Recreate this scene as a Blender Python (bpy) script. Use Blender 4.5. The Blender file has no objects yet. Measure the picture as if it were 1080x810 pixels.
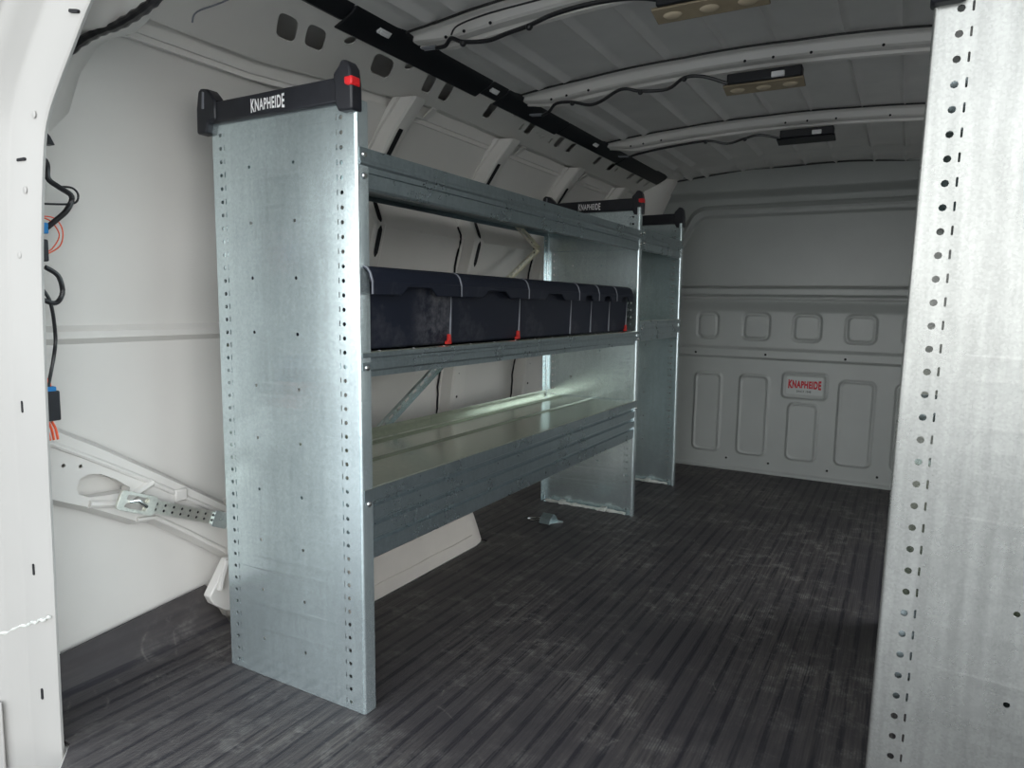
import bpy, bmesh, math, random
import numpy as np
from mathutils import Vector, Matrix, noise as mnoise
random.seed(4)
S = bpy.context.scene
C = S.collection
PI = math.pi

# ------------------------------------------------------------------ materials
def newmat(name):
    m = bpy.data.materials.new(name); m.use_nodes = True
    nt = m.node_tree; b = nt.nodes['Principled BSDF']
    return m, nt, b
def nd(nt, t, **kw):
    n = nt.nodes.new(t)
    for k, v in kw.items(): setattr(n, k, v)
    return n
def mapping(nt, scale=(1,1,1), rot=(0,0,0)):
    tc = nd(nt, 'ShaderNodeTexCoord'); mp = nd(nt, 'ShaderNodeMapping')
    mp.inputs['Scale'].default_value = scale; mp.inputs['Rotation'].default_value = rot
    nt.links.new(tc.outputs['Object'], mp.inputs['Vector'])
    return mp.outputs['Vector']
def ramp(nt, fac, stops):
    r = nd(nt, 'ShaderNodeValToRGB'); e = r.color_ramp.elements
    while len(e) < len(stops): e.new(0.5)
    for i, (p, c) in enumerate(stops):
        e[i].position = p; e[i].color = (c, c, c, 1) if not isinstance(c, tuple) else (*c, 1)
    nt.links.new(fac, r.inputs['Fac']); return r.outputs['Color']
def noise(nt, vec, scale, detail=4, rough=.55):
    n = nd(nt, 'ShaderNodeTexNoise'); n.inputs['Scale'].default_value = scale
    n.inputs['Detail'].default_value = detail; n.inputs['Roughness'].default_value = rough
    nt.links.new(vec, n.inputs['Vector']); return n.outputs['Fac']
def mix(nt, fac, a, b, mode='MIX'):
    m = nd(nt, 'ShaderNodeMix', data_type='RGBA', blend_type=mode)
    for s, v in ((0, fac), (6, a), (7, b)):
        if hasattr(v, 'links'): nt.links.new(v, m.inputs[s])
        elif isinstance(v, tuple): m.inputs[s].default_value = (*v, 1)
        else: m.inputs[s].default_value = v
    return m.outputs[2]
def bump(nt, h, strength, dist=.001, b=None):
    bp = nd(nt, 'ShaderNodeBump'); bp.inputs['Strength'].default_value = strength
    bp.inputs['Distance'].default_value = dist
    nt.links.new(h, bp.inputs['Height'])
    if b: nt.links.new(bp.outputs['Normal'], b.inputs['Normal'])
    return bp
def plain(name, col, rough=.5, metal=0., var=.06, nscale=30, bmp=.0):
    m, nt, b = newmat(name)
    v = mapping(nt); n = noise(nt, v, nscale)
    c0 = tuple(max(0, x*(1-var*2)) for x in col); c1 = tuple(x*(1+var*2) for x in col)
    r = ramp(nt, n, [(.3, c0), (.7, c1)])
    nt.links.new(r, b.inputs['Base Color'])
    b.inputs['Roughness'].default_value = rough; b.inputs['Metallic'].default_value = metal
    if bmp: bump(nt, n, bmp, .001, b)
    return m
def galv(name, col, rough=.27, spangle=55, contrast=.10, streak=.25):
    m, nt, b = newmat(name)
    v = mapping(nt)
    vo = nd(nt, 'ShaderNodeTexVoronoi'); vo.inputs['Scale'].default_value = spangle*4
    nt.links.new(v, vo.inputs['Vector'])
    sp = ramp(nt, vo.outputs['Color'], [(.1, 1-contrast), (.9, 1+contrast*.4)])
    base = mix(nt, 1., col, sp, 'MULTIPLY')
    n = noise(nt, v, 6, 6, .65)
    sm = ramp(nt, n, [(.3, .90), (.55, 1.), (.75, 1.05)])
    base = mix(nt, .8, base, sm, 'MULTIPLY')
    v2 = mapping(nt, (14, 14, 1.2)); st = noise(nt, v2, 6, 3)
    base = mix(nt, streak, base, ramp(nt, st, [(.35, .8), (.65, 1.1)]), 'MULTIPLY')
    nt.links.new(base, b.inputs['Base Color'])
    rr = nd(nt, 'ShaderNodeMapRange'); rr.inputs['To Min'].default_value = rough-.03; rr.inputs['To Max'].default_value = rough+.07
    nt.links.new(n, rr.inputs['Value']); nt.links.new(rr.outputs['Result'], b.inputs['Roughness'])
    b.inputs['Metallic'].default_value = .80
    return m
M = {}
M['paint'] = plain('body_paint', (.71, .69, .655), .34, var=.012, nscale=5)
M['paint_roof'] = plain('roof_primer_paint', (.72, .705, .68), .42, var=.03, nscale=7)
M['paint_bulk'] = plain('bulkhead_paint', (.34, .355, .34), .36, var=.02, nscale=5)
M['paint_darkened'] = plain('body_paint_darkened', (.41, .40, .38), .30, var=.01, nscale=5)  # body paint darkened on the rear frame to offset the strong outdoor light
M['galv'] = galv('galvanised_steel', (.74, .85, .87), .22)
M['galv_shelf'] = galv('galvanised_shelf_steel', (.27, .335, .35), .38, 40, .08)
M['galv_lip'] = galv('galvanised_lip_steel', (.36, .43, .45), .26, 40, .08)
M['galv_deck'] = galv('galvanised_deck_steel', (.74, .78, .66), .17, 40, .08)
M['galv_bright'] = galv('bright_zinc_steel', (.80, .81, .74), .34, 60, .1)
M['galv_darkened'] = galv('galvanised_steel_darkened', (.35, .355, .34), .26, 90, .10, streak=.55)  # same galvanised steel, darkened on the right unit against the bright outdoor light
M['steel'] = plain('bolt_steel', (.75, .76, .76), .25, 1., .03)
M['black'] = plain('black_plastic', (.016, .017, .022), .42, var=.1, nscale=40)
M['blackgloss'] = plain('black_cable_tape', (.012, .012, .014), .35, var=.1, nscale=60)
M['duct'] = plain('black_duct_plastic', (.006, .007, .010), .5, var=.1)
M['dark'] = plain('dark_slot', (.006, .006, .008), .8)
M['red'] = plain('red_plastic', (.75, .02, .025), .4, var=.03)
M['tab'] = plain('red_tab_plastic', (.50, .025, .02), .45, var=.05)
M['zinc'] = plain('yellow_zinc_plate', (.86, .84, .70), .45, .2, .05)
M['orange'] = plain('orange_plastic', (.85, .13, .05), .45, var=.05)
M['blue'] = plain('blue_plastic', (.02, .22, .55), .45, var=.05)
M['white'] = plain('white_lettering', (.80, .80, .80), .5, var=.01)
M['redink'] = plain('red_lettering', (.48, .008, .02), .5, var=.01)
M['blackink'] = plain('black_lettering', (.02, .02, .02), .5)
M['sticker'] = plain('sticker_film', (.40, .42, .41), .35, var=.01)
M['beige'] = plain('beige_bracket', (.30, .245, .165), .5, var=.06)
M['beige_light'] = plain('pale_beige_bracket', (.50, .42, .30), .5, var=.05)
M['arch'] = plain('cream_arch_paint', (.66, .62, .57), .42, var=.02, nscale=9, bmp=.3)
M['caulk'] = plain('pale_caulk', (.62, .64, .60), .6, var=.08, nscale=60, bmp=.5)
M['rim'] = plain('grey_plastic_and_highlight', (.22, .23, .26), .45, var=.05)
M['seal'] = plain('rubber_seal', (.02, .02, .02), .6)
M['dirtyroof'] = M['paint_roof']

def bin_mat(scuff=False):
    m, nt, b = newmat('scuffed_navy_bin_plastic' if scuff else 'dark_navy_bin_plastic')
    v = mapping(nt)
    n = noise(nt, v, 9, 6, .7); n2 = noise(nt, v, 60, 3)
    fac = ramp(nt, n, [(.58, 0.), (.76, .4)])
    if scuff:
        n3 = noise(nt, v, 22, 6, .75); tcb = nd(nt, 'ShaderNodeTexCoord'); sy = nd(nt, 'ShaderNodeSeparateXYZ'); nt.links.new(tcb.outputs['Object'], sy.inputs[0])
        fac = mix(nt, ramp(nt, sy.outputs['Y'], [(.0, 0.), (.07, 1.)]), fac, ramp(nt, n3, [(.44, .0), (.66, 1.)]))
    c = mix(nt, fac, (.010, .013, .023), (.10, .10, .11))
    nt.links.new(c, b.inputs['Base Color'])
    b.inputs['Roughness'].default_value = .55; b.inputs['Specular IOR Level'].default_value = .3
    bump(nt, n2, .15, .0006, b)
    return m
M['bin'] = bin_mat(); M['bin_scuffed'] = bin_mat(True)
def mat_rubber():
    m, nt, b = newmat('ribbed_rubber_mat')
    tc = nd(nt, 'ShaderNodeTexCoord'); sx = nd(nt, 'ShaderNodeSeparateXYZ')
    nt.links.new(tc.outputs['Object'], sx.inputs[0])
    def wave(freq, ph=0):
        mu = nd(nt, 'ShaderNodeMath', operation='MULTIPLY_ADD'); mu.inputs[1].default_value = freq*2*PI; mu.inputs[2].default_value = ph
        nt.links.new(sx.outputs['X'], mu.inputs[0])
        s = nd(nt, 'ShaderNodeMath', operation='SINE'); nt.links.new(mu.outputs[0], s.inputs[0])
        a = nd(nt, 'ShaderNodeMath', operation='MULTIPLY_ADD'); a.inputs[1].default_value = .5; a.inputs[2].default_value = .5
        nt.links.new(s.outputs[0], a.inputs[0]); return a.outputs[0]
    fine = wave(190); broad = wave(24)
    v = mapping(nt); vs = mapping(nt, (60, 1.8, 8))
    n1 = noise(nt, v, 2.6, 5, .6)        # dusty patches
    n2 = noise(nt, vs, 2.4, 6, .65)      # streaks along the ribs
    n3 = noise(nt, v, 16, 6, .75)
    base = mix(nt, ramp(nt, broad, [(.0, 0.), (.16, .1), (.26, 1.)]), (.028, .026, .031), (.058, .053, .055))
    dust = mix(nt, ramp(nt, n1, [(.38, 0.), (.66, 1.)]), (0., 0., 0.), ramp(nt, n2, [(.42, 0.), (.72, .75)]))
    base = mix(nt, dust, base, (.20, .18, .16))
    scuff = mix(nt, ramp(nt, n1, [(.40, 0.), (.58, 1.)]), (0., 0., 0.), ramp(nt, n3, [(.50, 0.), (.72, .95)]))
    scuff = mix(nt, 1., scuff, ramp(nt, fine, [(.2, .35), (.8, 1.)]), 'MULTIPLY')
    base = mix(nt, scuff, base, (.25, .24, .225))
    # broken pale scrapes
    w = nd(nt, 'ShaderNodeTexVoronoi', feature='DISTANCE_TO_EDGE'); w.inputs['Scale'].default_value = 5.
    nw = nd(nt, 'ShaderNodeTexNoise'); nw.inputs['Scale'].default_value = 3; nt.links.new(v, nw.inputs['Vector'])
    vm = nd(nt, 'ShaderNodeMix', data_type='RGBA'); vm.inputs[0].default_value = .35
    nt.links.new(v, vm.inputs[6]); nt.links.new(nw.outputs['Color'], vm.inputs[7]); nt.links.new(vm.outputs[2], w.inputs['Vector'])
    line = ramp(nt, w.outputs['Distance'], [(.0, .22), (.010, 0.)])
    line = mix(nt, 1., line, ramp(nt, n3, [(.5, 0.), (.62, 1.)]), 'MULTIPLY')
    base = mix(nt, line, base, (.34, .32, .28))
    nt.links.new(base, b.inputs['Base Color'])
    b.inputs['Roughness'].default_value = .58
    b.inputs['Specular IOR Level'].default_value = .35
    bp1 = bump(nt, fine, .35, .001)
    bp2 = bump(nt, broad, .5, .0012, b); nt.links.new(bp1.outputs['Normal'], bp2.inputs['Normal'])
    return m
M['rubber'] = mat_rubber()
def mat_ground():
    m, nt, b = newmat('asphalt_yard')
    v = mapping(nt); n = noise(nt, v, 40, 6); n2 = noise(nt, v, .6, 4)
    c = mix(nt, n2, ramp(nt, n, [(.3, (.05, .05, .052)), (.7, (.10, .10, .10))]), (.07, .07, .072))
    nt.links.new(c, b.inputs['Base Color']); b.inputs['Roughness'].default_value = .85
    return m
M['ground'] = mat_ground()
M['concrete'] = plain('pale_concrete', (.46, .455, .44), .85, var=.05, nscale=3)

# ------------------------------------------------------------------ mesh helpers
class G:
    def __init__(s): s.v = []; s.f = []
    def add(s, vs, fs):
        o = len(s.v); s.v += [tuple(p) for p in vs]; s.f += [tuple(i+o for i in f) for f in fs]; return s
    def box(s, a, b):
        x0, y0, z0 = a; x1, y1, z1 = b
        return s.add([(x0,y0,z0),(x1,y0,z0),(x1,y1,z0),(x0,y1,z0),(x0,y0,z1),(x1,y0,z1),(x1,y1,z1),(x0,y1,z1)],
                     [(0,3,2,1),(4,5,6,7),(0,1,5,4),(1,2,6,5),(2,3,7,6),(3,0,4,7)])
    def prism(s, pts, plane, c0, c1):
        n = len(pts)
        def q(a, b, c): return {'xz': (a, c, b), 'yz': (c, a, b), 'xy': (a, b, c)}[plane]
        return s.add([q(a, b, c0) for a, b in pts]+[q(a, b, c1) for a, b in pts],
                     [tuple(range(n)), tuple(range(2*n-1, n-1, -1))]+[(i, (i+1) % n, n+(i+1) % n, n+i) for i in range(n)])
    def loft(s, rings, close=False, cap=False):
        n = len(rings[0]); vs = [p for r in rings for p in r]; fs = []
        for k in range(len(rings)-1):
            for i in range(n if close else n-1):
                j = (i+1) % n
                fs.append((k*n+i, k*n+j, (k+1)*n+j, (k+1)*n+i))
        if cap: fs += [tuple(range(n)), tuple(range((len(rings)-1)*n, len(rings)*n))]
        return s.add(vs, fs)
    def strip(s, prof, y0, y1, n=1):          # an open (x,z) profile swept along y
        return s.loft([[(x, y0+(y1-y0)*k/n, z) for x, z in prof] for k in range(n+1)])
    def tube(s, pts, r, seg=8, taper=None):
        P = [Vector(p) for p in pts]; rings = []
        up = Vector((0.13, .21, .97)).normalized()
        for i, p in enumerate(P):
            d = (P[min(i+1, len(P)-1)]-P[max(i-1, 0)]).normalized()
            a = d.cross(up)
            if a.length < .1: a = d.cross(Vector((1, 0, 0)))
            a.normalize(); b = d.cross(a)
            rr = r if taper is None else r*taper[i]
            rings.append([p+a*rr*math.cos(2*PI*k/seg)+b*rr*math.sin(2*PI*k/seg) for k in range(seg)])
        return s.loft(rings, True, True)
    def cyl(s, c, axis, r, h, seg=14, r2=None):
        c = Vector(c); ax = Vector(axis).normalized(); r2 = r if r2 is None else r2
        a = ax.orthogonal().normalized(); b = ax.cross(a)
        R = [[c+ax*t+(a*math.cos(2*PI*k/seg)+b*math.sin(2*PI*k/seg))*q for k in range(seg)] for t, q in ((0, r), (h, r2))]
        return s.loft(R, True, True)
    def dome(s, c, axis, r, h, seg=12):
        c = Vector(c); ax = Vector(axis).normalized(); a = ax.orthogonal().normalized(); b = ax.cross(a)
        R = []
        for t in (0, .4, .75, .97):
            q = r*math.cos(t*PI/2)
            R.append([c+ax*h*math.sin(t*PI/2)+(a*math.cos(2*PI*k/seg)+b*math.sin(2*PI*k/seg))*q for k in range(seg)])
        return s.loft(R, True, True)
    def warp(s, fn): s.v = [fn(*p) for p in s.v]; return s

def smooth_path(pts, n=6):
    P = [Vector(p) for p in pts]; out = []
    for i in range(len(P)-1):
        p0 = P[max(i-1, 0)]; p1 = P[i]; p2 = P[i+1]; p3 = P[min(i+2, len(P)-1)]
        for k in range(n):
            t = k/n
            out.append(.5*((2*p1)+(p2-p0)*t+(2*p0-5*p1+4*p2-p3)*t*t+(3*p1-p0-3*p2+p3)*t**3))
    out.append(P[-1]); return out

def plate(g, outer, holes, t, fn):
    """flat sheet with real holes; (u,v) outline, thickness t along w, fn maps (u,v,w) to the place"""
    cu = bpy.data.curves.new('tmp', 'CURVE'); cu.dimensions = '2D'; cu.fill_mode = 'BOTH'; cu.extrude = t/2
    for lp in [outer]+holes:
        sp = cu.splines.new('POLY'); sp.points.add(len(lp)-1); sp.use_cyclic_u = True
        for i, (u, v) in enumerate(lp): sp.points[i].co = (u, v, 0, 1)
    ob = bpy.data.objects.new('tmp', cu); C.objects.link(ob)
    dg = bpy.context.evaluated_depsgraph_get(); me = ob.evaluated_get(dg).to_mesh()
    g.add([fn(*p.co) for p in me.vertices], [tuple(f.vertices) for f in me.polygons])
    ob.evaluated_get(dg).to_mesh_clear()
    bpy.data.objects.remove(ob); bpy.data.curves.remove(cu)
    return g
def circ(u, v, r, n=10): return [(u+r*math.cos(2*PI*k/n), v+r*math.sin(2*PI*k/n)) for k in range(n)]
def rrect(u0, v0, u1, v1, r, n=4, skew=0.):
    out = []
    for cx, cy, a in ((u1-r, v1-r, 0), (u0+r, v1-r, 90), (u0+r, v0+r, 180), (u1-r, v0+r, 270)):
        for k in range(n+1):
            t = math.radians(a+90*k/n); out.append((cx+r*math.cos(t)+skew*(cy+r*math.sin(t)-v0), cy+r*math.sin(t)))
    return out
def capsule(u, v, w, h): return rrect(u-w/2, v-h/2, u+w/2, v+h/2, min(w, h)/2*.98, 3)

def obj(name, g, mat, parent=None, bevel=0., solid=0., smooth=35, base=None, weld=True):
    me = bpy.data.meshes.new(name)
    vs = np.array(g.v, dtype=float)
    if base is None: base = Vector((0, 0, 0))
    if parent is not None: base = parent_world(parent)
    me.from_pydata((vs-np.array(base)).tolist(), [], g.f)
    bm = bmesh.new(); bm.from_mesh(me)
    if weld: bmesh.ops.remove_doubles(bm, verts=bm.verts, dist=1e-5)
    bmesh.ops.recalc_face_normals(bm, faces=bm.faces)
    bm.to_mesh(me); bm.free()
    if smooth:
        me.shade_smooth(); me.set_sharp_from_angle(angle=math.radians(smooth))
    me.materials.append(M[mat])
    o = bpy.data.objects.new(name, me); C.objects.link(o)
    if parent is not None: o.parent = parent
    else: o.location = base
    if solid:
        s = o.modifiers.new('solid', 'SOLIDIFY'); s.thickness = solid; s.offset = 0
    if bevel:
        b = o.modifiers.new('bevel', 'BEVEL'); b.width = bevel; b.segments = 2; b.limit_method = 'ANGLE'; b.angle_limit = math.radians(40)
    return o
def parent_world(p):
    w = Vector((0, 0, 0))
    while p is not None: w += p.location; p = p.parent
    return w
def thing(name, label, cat, loc=(0, 0, 0), group=None):
    o = bpy.data.objects.new(name, None); o.empty_display_size = .05; C.objects.link(o)
    o.location = loc; o['label'] = label; o['category'] = cat
    if group: o['group'] = group
    return o
def tag(o, label, cat, group=None):
    o['label'] = label; o['category'] = cat
    if group: o['group'] = group
    return o
def struct(name, g, mat, label, cat, **kw):
    o = obj(name, g, mat, None, **kw); o['kind'] = 'structure'; o['label'] = label; o['category'] = cat
    return o
def letters(name, text, w, h, fn, mat, parent, depth=.0006, bold=.0, flare=.0):
    cu = bpy.data.curves.new('tmp', 'FONT'); cu.body = text; cu.size = 1; cu.extrude = 0; cu.offset = bold; cu.space_character = 1.12
    ob = bpy.data.objects.new('tmp', cu); C.objects.link(ob)
    dg = bpy.context.evaluated_depsgraph_get(); me = ob.evaluated_get(dg).to_mesh()
    V = np.array([p.co[:] for p in me.vertices]); F = [tuple(f.vertices) for f in me.polygons]
    ob.evaluated_get(dg).to_mesh_clear(); bpy.data.objects.remove(ob); bpy.data.curves.remove(cu)
    mn, mx = V.min(0), V.max(0)
    u = (V[:, 0]-mn[0])/(mx[0]-mn[0])-.5; v = (V[:, 1]-mn[1])/(mx[1]-mn[1])-.5
    v = v*(1-flare+flare*4*u*u)
    g = G(); g.add([fn(a*w, b*h, depth) for a, b in zip(u, v)], F)
    return obj(name, g, mat, parent, weld=False)

# ------------------------------------------------------------------ key measures (metres)
XC = .446                    # centre line of the load space
YB = 2.575                   # bulkhead
LEAN = -.0109
def roof_z(x): return 1.475-.045*((x-XC)/.7)**2

# ------------------------------------------------------------------ floor and ground
g = G().prism([(-.75, -.35), (-.405, -.35), (-.350, -.396), (-.350, -.46), (1.29, -.46), (1.29, -.35), (1.65, -.35), (1.65, YB+.05), (-.75, YB+.05)], 'xy', -.06, -.012)
fl = struct('floor', g, 'paint', 'painted steel load floor of the van under the rubber mat', 'floor')
g = G(); g.box((-14, -2.35, -.72), (15, 12, -.66))
struct('ground', g, 'ground', 'dark asphalt directly behind and below the van', 'ground')
g = G(); g.box((-14, -16, -.72), (15, -2.35, -.655))
struct('yard', g, 'concrete', 'pale concrete yard farther behind the van', 'ground')

# rubber mat: flat sheet with a cut-out for the wheel arch, curling up the wall at the rear left
g = G()
TH = .006
out = [(-.52, -.350), (-.402, -.345), (-.345, -.392), (-.345, -.44), (1.285, -.44), (1.285, -.350), (1.43, -.350), (1.43, 2.55), (-.55, 2.55), (-.55, 1.003), (-.330, 1.003), (-.325, .20), (-.405, .10), (-.52, .10)]
g.prism(out, 'xy', -TH, 0)
prof = [(-.52, 0)]
for k in range(1, 9):
    a = PI/2*k/8; prof.append((-.52-.056*math.sin(a), .062*(1-math.cos(a))))
rings = []
for k in range(25):
    y = -.350+k*(.47/24)
    top = .080+.032*(y+.3)/.4 if y < .085 else .112-(y-.085)*2.0
    pf = prof+[(-.5765-.002*j, .062+(top-.062)*j/3) for j in (1, 2, 3)]
    if y > .10: pf = [(x+.0, min(z, max(0, .10-(y-.10)*4))) for x, z in pf]
    rings.append([(x, y, z) for x, z in pf]+[(x-(.006 if i > 2 else 0), y, z-(.006 if i < 4 else 0)) for i, (x, z) in reversed(list(enumerate(pf)))])
g.loft(rings, True, True)
mt = tag(obj('floor_mat', g, 'rubber', smooth=50), 'scuffed black ribbed rubber mat covering the van floor and curling up the left wall', 'mat')

# ------------------------------------------------------------------ left wall skin
rear = [(-.600, -.06), (-.600, .30), (-.597, .60), (-.597, .716), (-.584, .728), (-.584, .742), (-.596, .754), (-.588, .95), (-.565, 1.12), (-.525, 1.24), (-.478, 1.325)]
front = [(-.600, -.06), (-.605, .39), (-.590, .55), (-.580, .60), (-.566, .68), (-.558, .72), (-.548, .80), (-.530, .92), (-.500, 1.033), (-.537, 1.13), (-.392, 1.338)]
def wmix(y):
    t = min(1, max(0, (y-.22)/.30)); return t*t*(3-2*t)
def wall_prof(y):
    t = wmix(y); return [((1-t)*a[0]+t*b[0], (1-t)*a[1]+t*b[1]) for a, b in zip(rear, front)]
def skin_x(y, z):
    p = wall_prof(y)
    for (x0, z0), (x1, z1) in zip(p, p[1:]):
        if z0 <= z <= z1: return x0+(x1-x0)*(z-z0)/(z1-z0)
    return p[-1][0]
g = G()
ys = [-.36+.02*k for k in range(int((YB+.36)/.02)+1)]+[YB+.03]
g.loft([[(x, y, z) for x, z in wall_prof(y)]+[(-.50, y, 1.345), (-.56, y, 1.42), (-.55, y, 1.56)] for y in ys])
wl = struct('wall_left', g, 'paint', 'light grey painted left side of the van body with pressed ribs', 'wall', smooth=28)

# pressed pillars of the left wall
front_r = [(x+(.010 if z < .6 else 0), z) for x, z in front]
def pillar(y0, w, top=1.36, wide=.0):
    zs = [-.01, .2, .39, .50, .58, .68, .80, .92, 1.00, 1.033, 1.06, 1.13, 1.20, 1.28, top]
    dep = .052
    g = G(); A = []; B = []
    rings = []
    for z in zs:
        ww = w+wide*max(0, min(1, (.75-z)/.3))
        xs = skin_x(y0, z) if z < 1.33 else -.39+(z-1.33)*1.0
        fx = xs+dep
        rings.append([(xs-.012, y0-.010, z), (xs+.004, y0-.008, z), (xs+.006, y0, z), (fx-.006, y0+.006, z), (fx, y0+.013, z), (fx, y0+ww-.006, z), (fx-.006, y0+ww+.004, z), (xs-.002, y0+ww+.022, z), (xs-.012, y0+ww+.024, z)])
    g.loft(rings, True, True)
    o = obj('pillar', g, 'paint', wl, smooth=30)
    # long dark slots in the front face
    for za, zb in ((.94, 1.028), (1.038, 1.10), (1.19, 1.31)):
        n = 8; g2 = G(); R = []
        for k in range(n+1):
            z = za+(zb-za)*k/n; xs = skin_x(y0, z)+dep+.0012
            hw = .009*math.sqrt(max(.02, 1-abs(2*k/n-1)**6))
            R.append([(xs-.004, y0+w*.55-hw, z), (xs, y0+w*.55-hw, z), (xs, y0+w*.55+hw, z), (xs-.004, y0+w*.55+hw, z)])
        g2.loft(R, True, True); obj('slot', g2, 'dark', o)
    for z in (.47, .56, .63):
        g2 = G().cyl((skin_x(y0, z)+dep-.001, y0+w*.6, z), (1, 0, 0), .005, .002, 10); obj('hole', g2, 'dark', o)
    return o
for y0, w in ((.556, .056), (1.085, .062), (1.635, .066), (2.16, .066)): pillar(y0, w, wide=.03)

# black wavy wiring seam beside the second and third pillars (sealing gap)
for y0 in (1.07, 1.62):
    pts = []
    for k in range(26):
        z = .40+k*.027
        if z > 1.12: break
        pts.append((skin_x(y0, z)+.004, y0+.004*math.sin(k*1.1)+.002*math.sin(k*2.7), z))
    obj('seam_gap', G().tube(pts, .0035, 6), 'dark', wl)

# roof rail: perforated face + underside
A = Vector((-.24, 0, 1.414)); B = Vector((-.347, 0, 1.370)); T = (B-A).normalized(); N = Vector((T.z, 0, -T.x))
if N.z > 0: N = -N
def face(u, v, w): return (A.x+T.x*v+N.x*w, u, A.z+T.z*v+N.z*w)      # u = y, v = distance down the face
def low_s(y):
    t = min(1, max(0, (y-.15)/.55)); return .190*(1-t)+.116*t
ys2 = [-.30+.05*k for k in range(57)]
outer = [(-.30, -.012)]+[(2.5, -.012)]+[(y, low_s(y)) for y in reversed(ys2)]
holes = []
def H(y, s, wy, ws, sk=.65):
    ws *= 1.25; wy *= 1.15; s += .006
    holes.append(rrect(y-wy/2-sk*ws/2, s-ws/2, y+wy/2-sk*ws/2, s+ws/2, min(wy, ws)*.28, 3, skew=sk))
for a in ((.12, .070, .046, .052), (.195, .063, .048, .050), (.412, .056, .062, .052), (.590, .044, .032, .052), (.672, .046, .036, .052), (.895, .038, .034, .052),
          (1.146, .033, .034, .044), (1.100, .040, .012, .026), (1.367, .030, .034, .042), (1.318, .042, .012, .022), (1.472, .030, .028, .042),
          (1.73, .030, .030, .040), (1.88, .030, .038, .038), (1.94, .030, .012, .018), (2.118, .028, .030, .036), (2.24, .028, .030, .036), (2.34, .028, .024, .036)): H(*a)
for a in ((.270, .034, .014), (.478, .026, .013), (1.013, .012, .011), (1.205, .040, .004), (1.235, .040, .004)): holes.append(circ(*a, 12))
holes.append([(1.255+a, .045+b) for a, b in ((-.003, -.012), (.003, -.012), (.003, -.003), (.012, -.003), (.012, .003), (.003, .003), (.003, .012), (-.003, .012), (-.003, .003), (-.012, .003), (-.012, -.003), (-.003, -.003))])
g = G(); plate(g, outer, holes, .003, face)
rail = obj('roof_rail', g, 'paint', wl, bevel=.0008)
g = G(); R = []
for y in ys2+[2.5]:
    s = low_s(y); t = (s-.116)/.074; b = Vector(face(y, s, 0))
    d = Vector((-.392*(1-t)-.462*t, y, 1.338*(1-t)+1.322*t))
    dip = .004*max(0, math.sin((y-.05)*2*PI/.27))
    m1 = b+(d-b)*.30; m2 = b+(d-b)*.62
    R.append([b, b+Vector((-.003, 0, -.003)), b+Vector((-.007, 0, .001)), m1+Vector((0, 0, .016+dip)), m2+Vector((0, 0, .018+dip)), b+(d-b)*.74+Vector((0, 0, .002)), b+(d-b)*.84+Vector((0, 0, -.005)), d, d+Vector((-.002, 0, -.012)), d+Vector((-.012, 0, -.012)), d+Vector((-.014, 0, .002))])
g.loft(R); obj('rail_underside', g, 'paint', wl, smooth=25)
for y in (.70, 1.24, 1.80, 2.25):          # small folded tabs under the rail
    b = Vector(face(y, .118, .004)); g = G()
    g.prism([(b.x-.035, b.z-.024), (b.x-.033, b.z-.028), (b.x+.004, b.z-.006), (b.x+.002, b.z-.001)], 'xz', y-.012, y+.012); obj('tab', g, 'paint', wl)

# reinforcement member low on the rear left wall, with an oval opening
mem = [(-.46, .66), (-.36, .60), (-.281, .567), (-.241, .540), (-.168, .498), (-.087, .446), (.02, .377), (.16, .282), (.16, .155), (.05, .24), (.02, .263), (-.06, .319), (-.10, .325), (-.134, .345), (-.193, .378), (-.239, .400), (-.30, .430), (-.46, .50)]
oval = [(-.223, .428), (-.214, .445), (-.195, .451), (-.172, .446), (-.141, .428), (-.112, .404), (-.114, .396), (-.159, .398), (-.198, .402), (-.218, .412)]
g = G()
dots = [circ(-.245, .478, .004), circ(-.212, .452+.018, .004)]
plate(g, mem, [oval]+dots, .003, lambda u, v, w: (-.565+w+.02*max(0, (v-.0)-(.36-.9*u))*0, u, v))
rings = []
def band(pts, x0, x1, inset):
    cx = sum(p[0] for p in pts)/len(pts); cz = sum(p[1] for p in pts)/len(pts)
    return [[(x0, y+(y-cx)*inset*.0, z-(0)) for y, z in pts], [(x1, y, z) for y, z in pts]]
g.loft([[(-.593, y, z+(.012 if i < 8 else -.012)) for i, (y, z) in enumerate(mem)], [(-.5665, y, z) for y, z in mem]], True)
g.loft([[(-.592, y, z) for y, z in oval], [(-.5635, y, z) for y, z in oval]], True)
rm = obj('wall_reinforcement', g, 'paint', wl)
# raised flange along the upper edge and a lower pressed bead
g = G()
up = [(-.30, .545), (-.20, .488), (-.087, .420), (.02, .350), (.14, .272)]
g.tube([(-.563, y, z) for y, z in up], .006, 8)
g.tube([(-.563, y, z) for y, z in ((-.20, .388), (-.13, .372), (-.09, .392), (-.06, .405))], .009, 8)
g.tube([(-.563, y, z) for y, z in ((-.10, .328), (-.06, .324), (.02, .268), (.12, .192))], .006, 8)
obj('pressed_bead', g, 'paint', wl)
g = G(); g.box((-.566, -.01, .345), (-.556, .022, .375)); obj('weld_pad', g, 'paint', wl, bevel=.004)
# foot of the member and the slanted strut
g = G(); g.prism([(.098, .185), (.118, .180), (.118, .040), (.082, .062), (.054, .086), (.044, .108), (.058, .128)], 'yz', -.545, -.520)
obj('member_foot', g, 'paint', wl, bevel=.003)
g = G(); g.tube([(-.515, .092, .185), (-.515, .078, .150), (-.515, .068, .118)], .007, 8); obj('strut', g, 'paint', wl)

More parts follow.
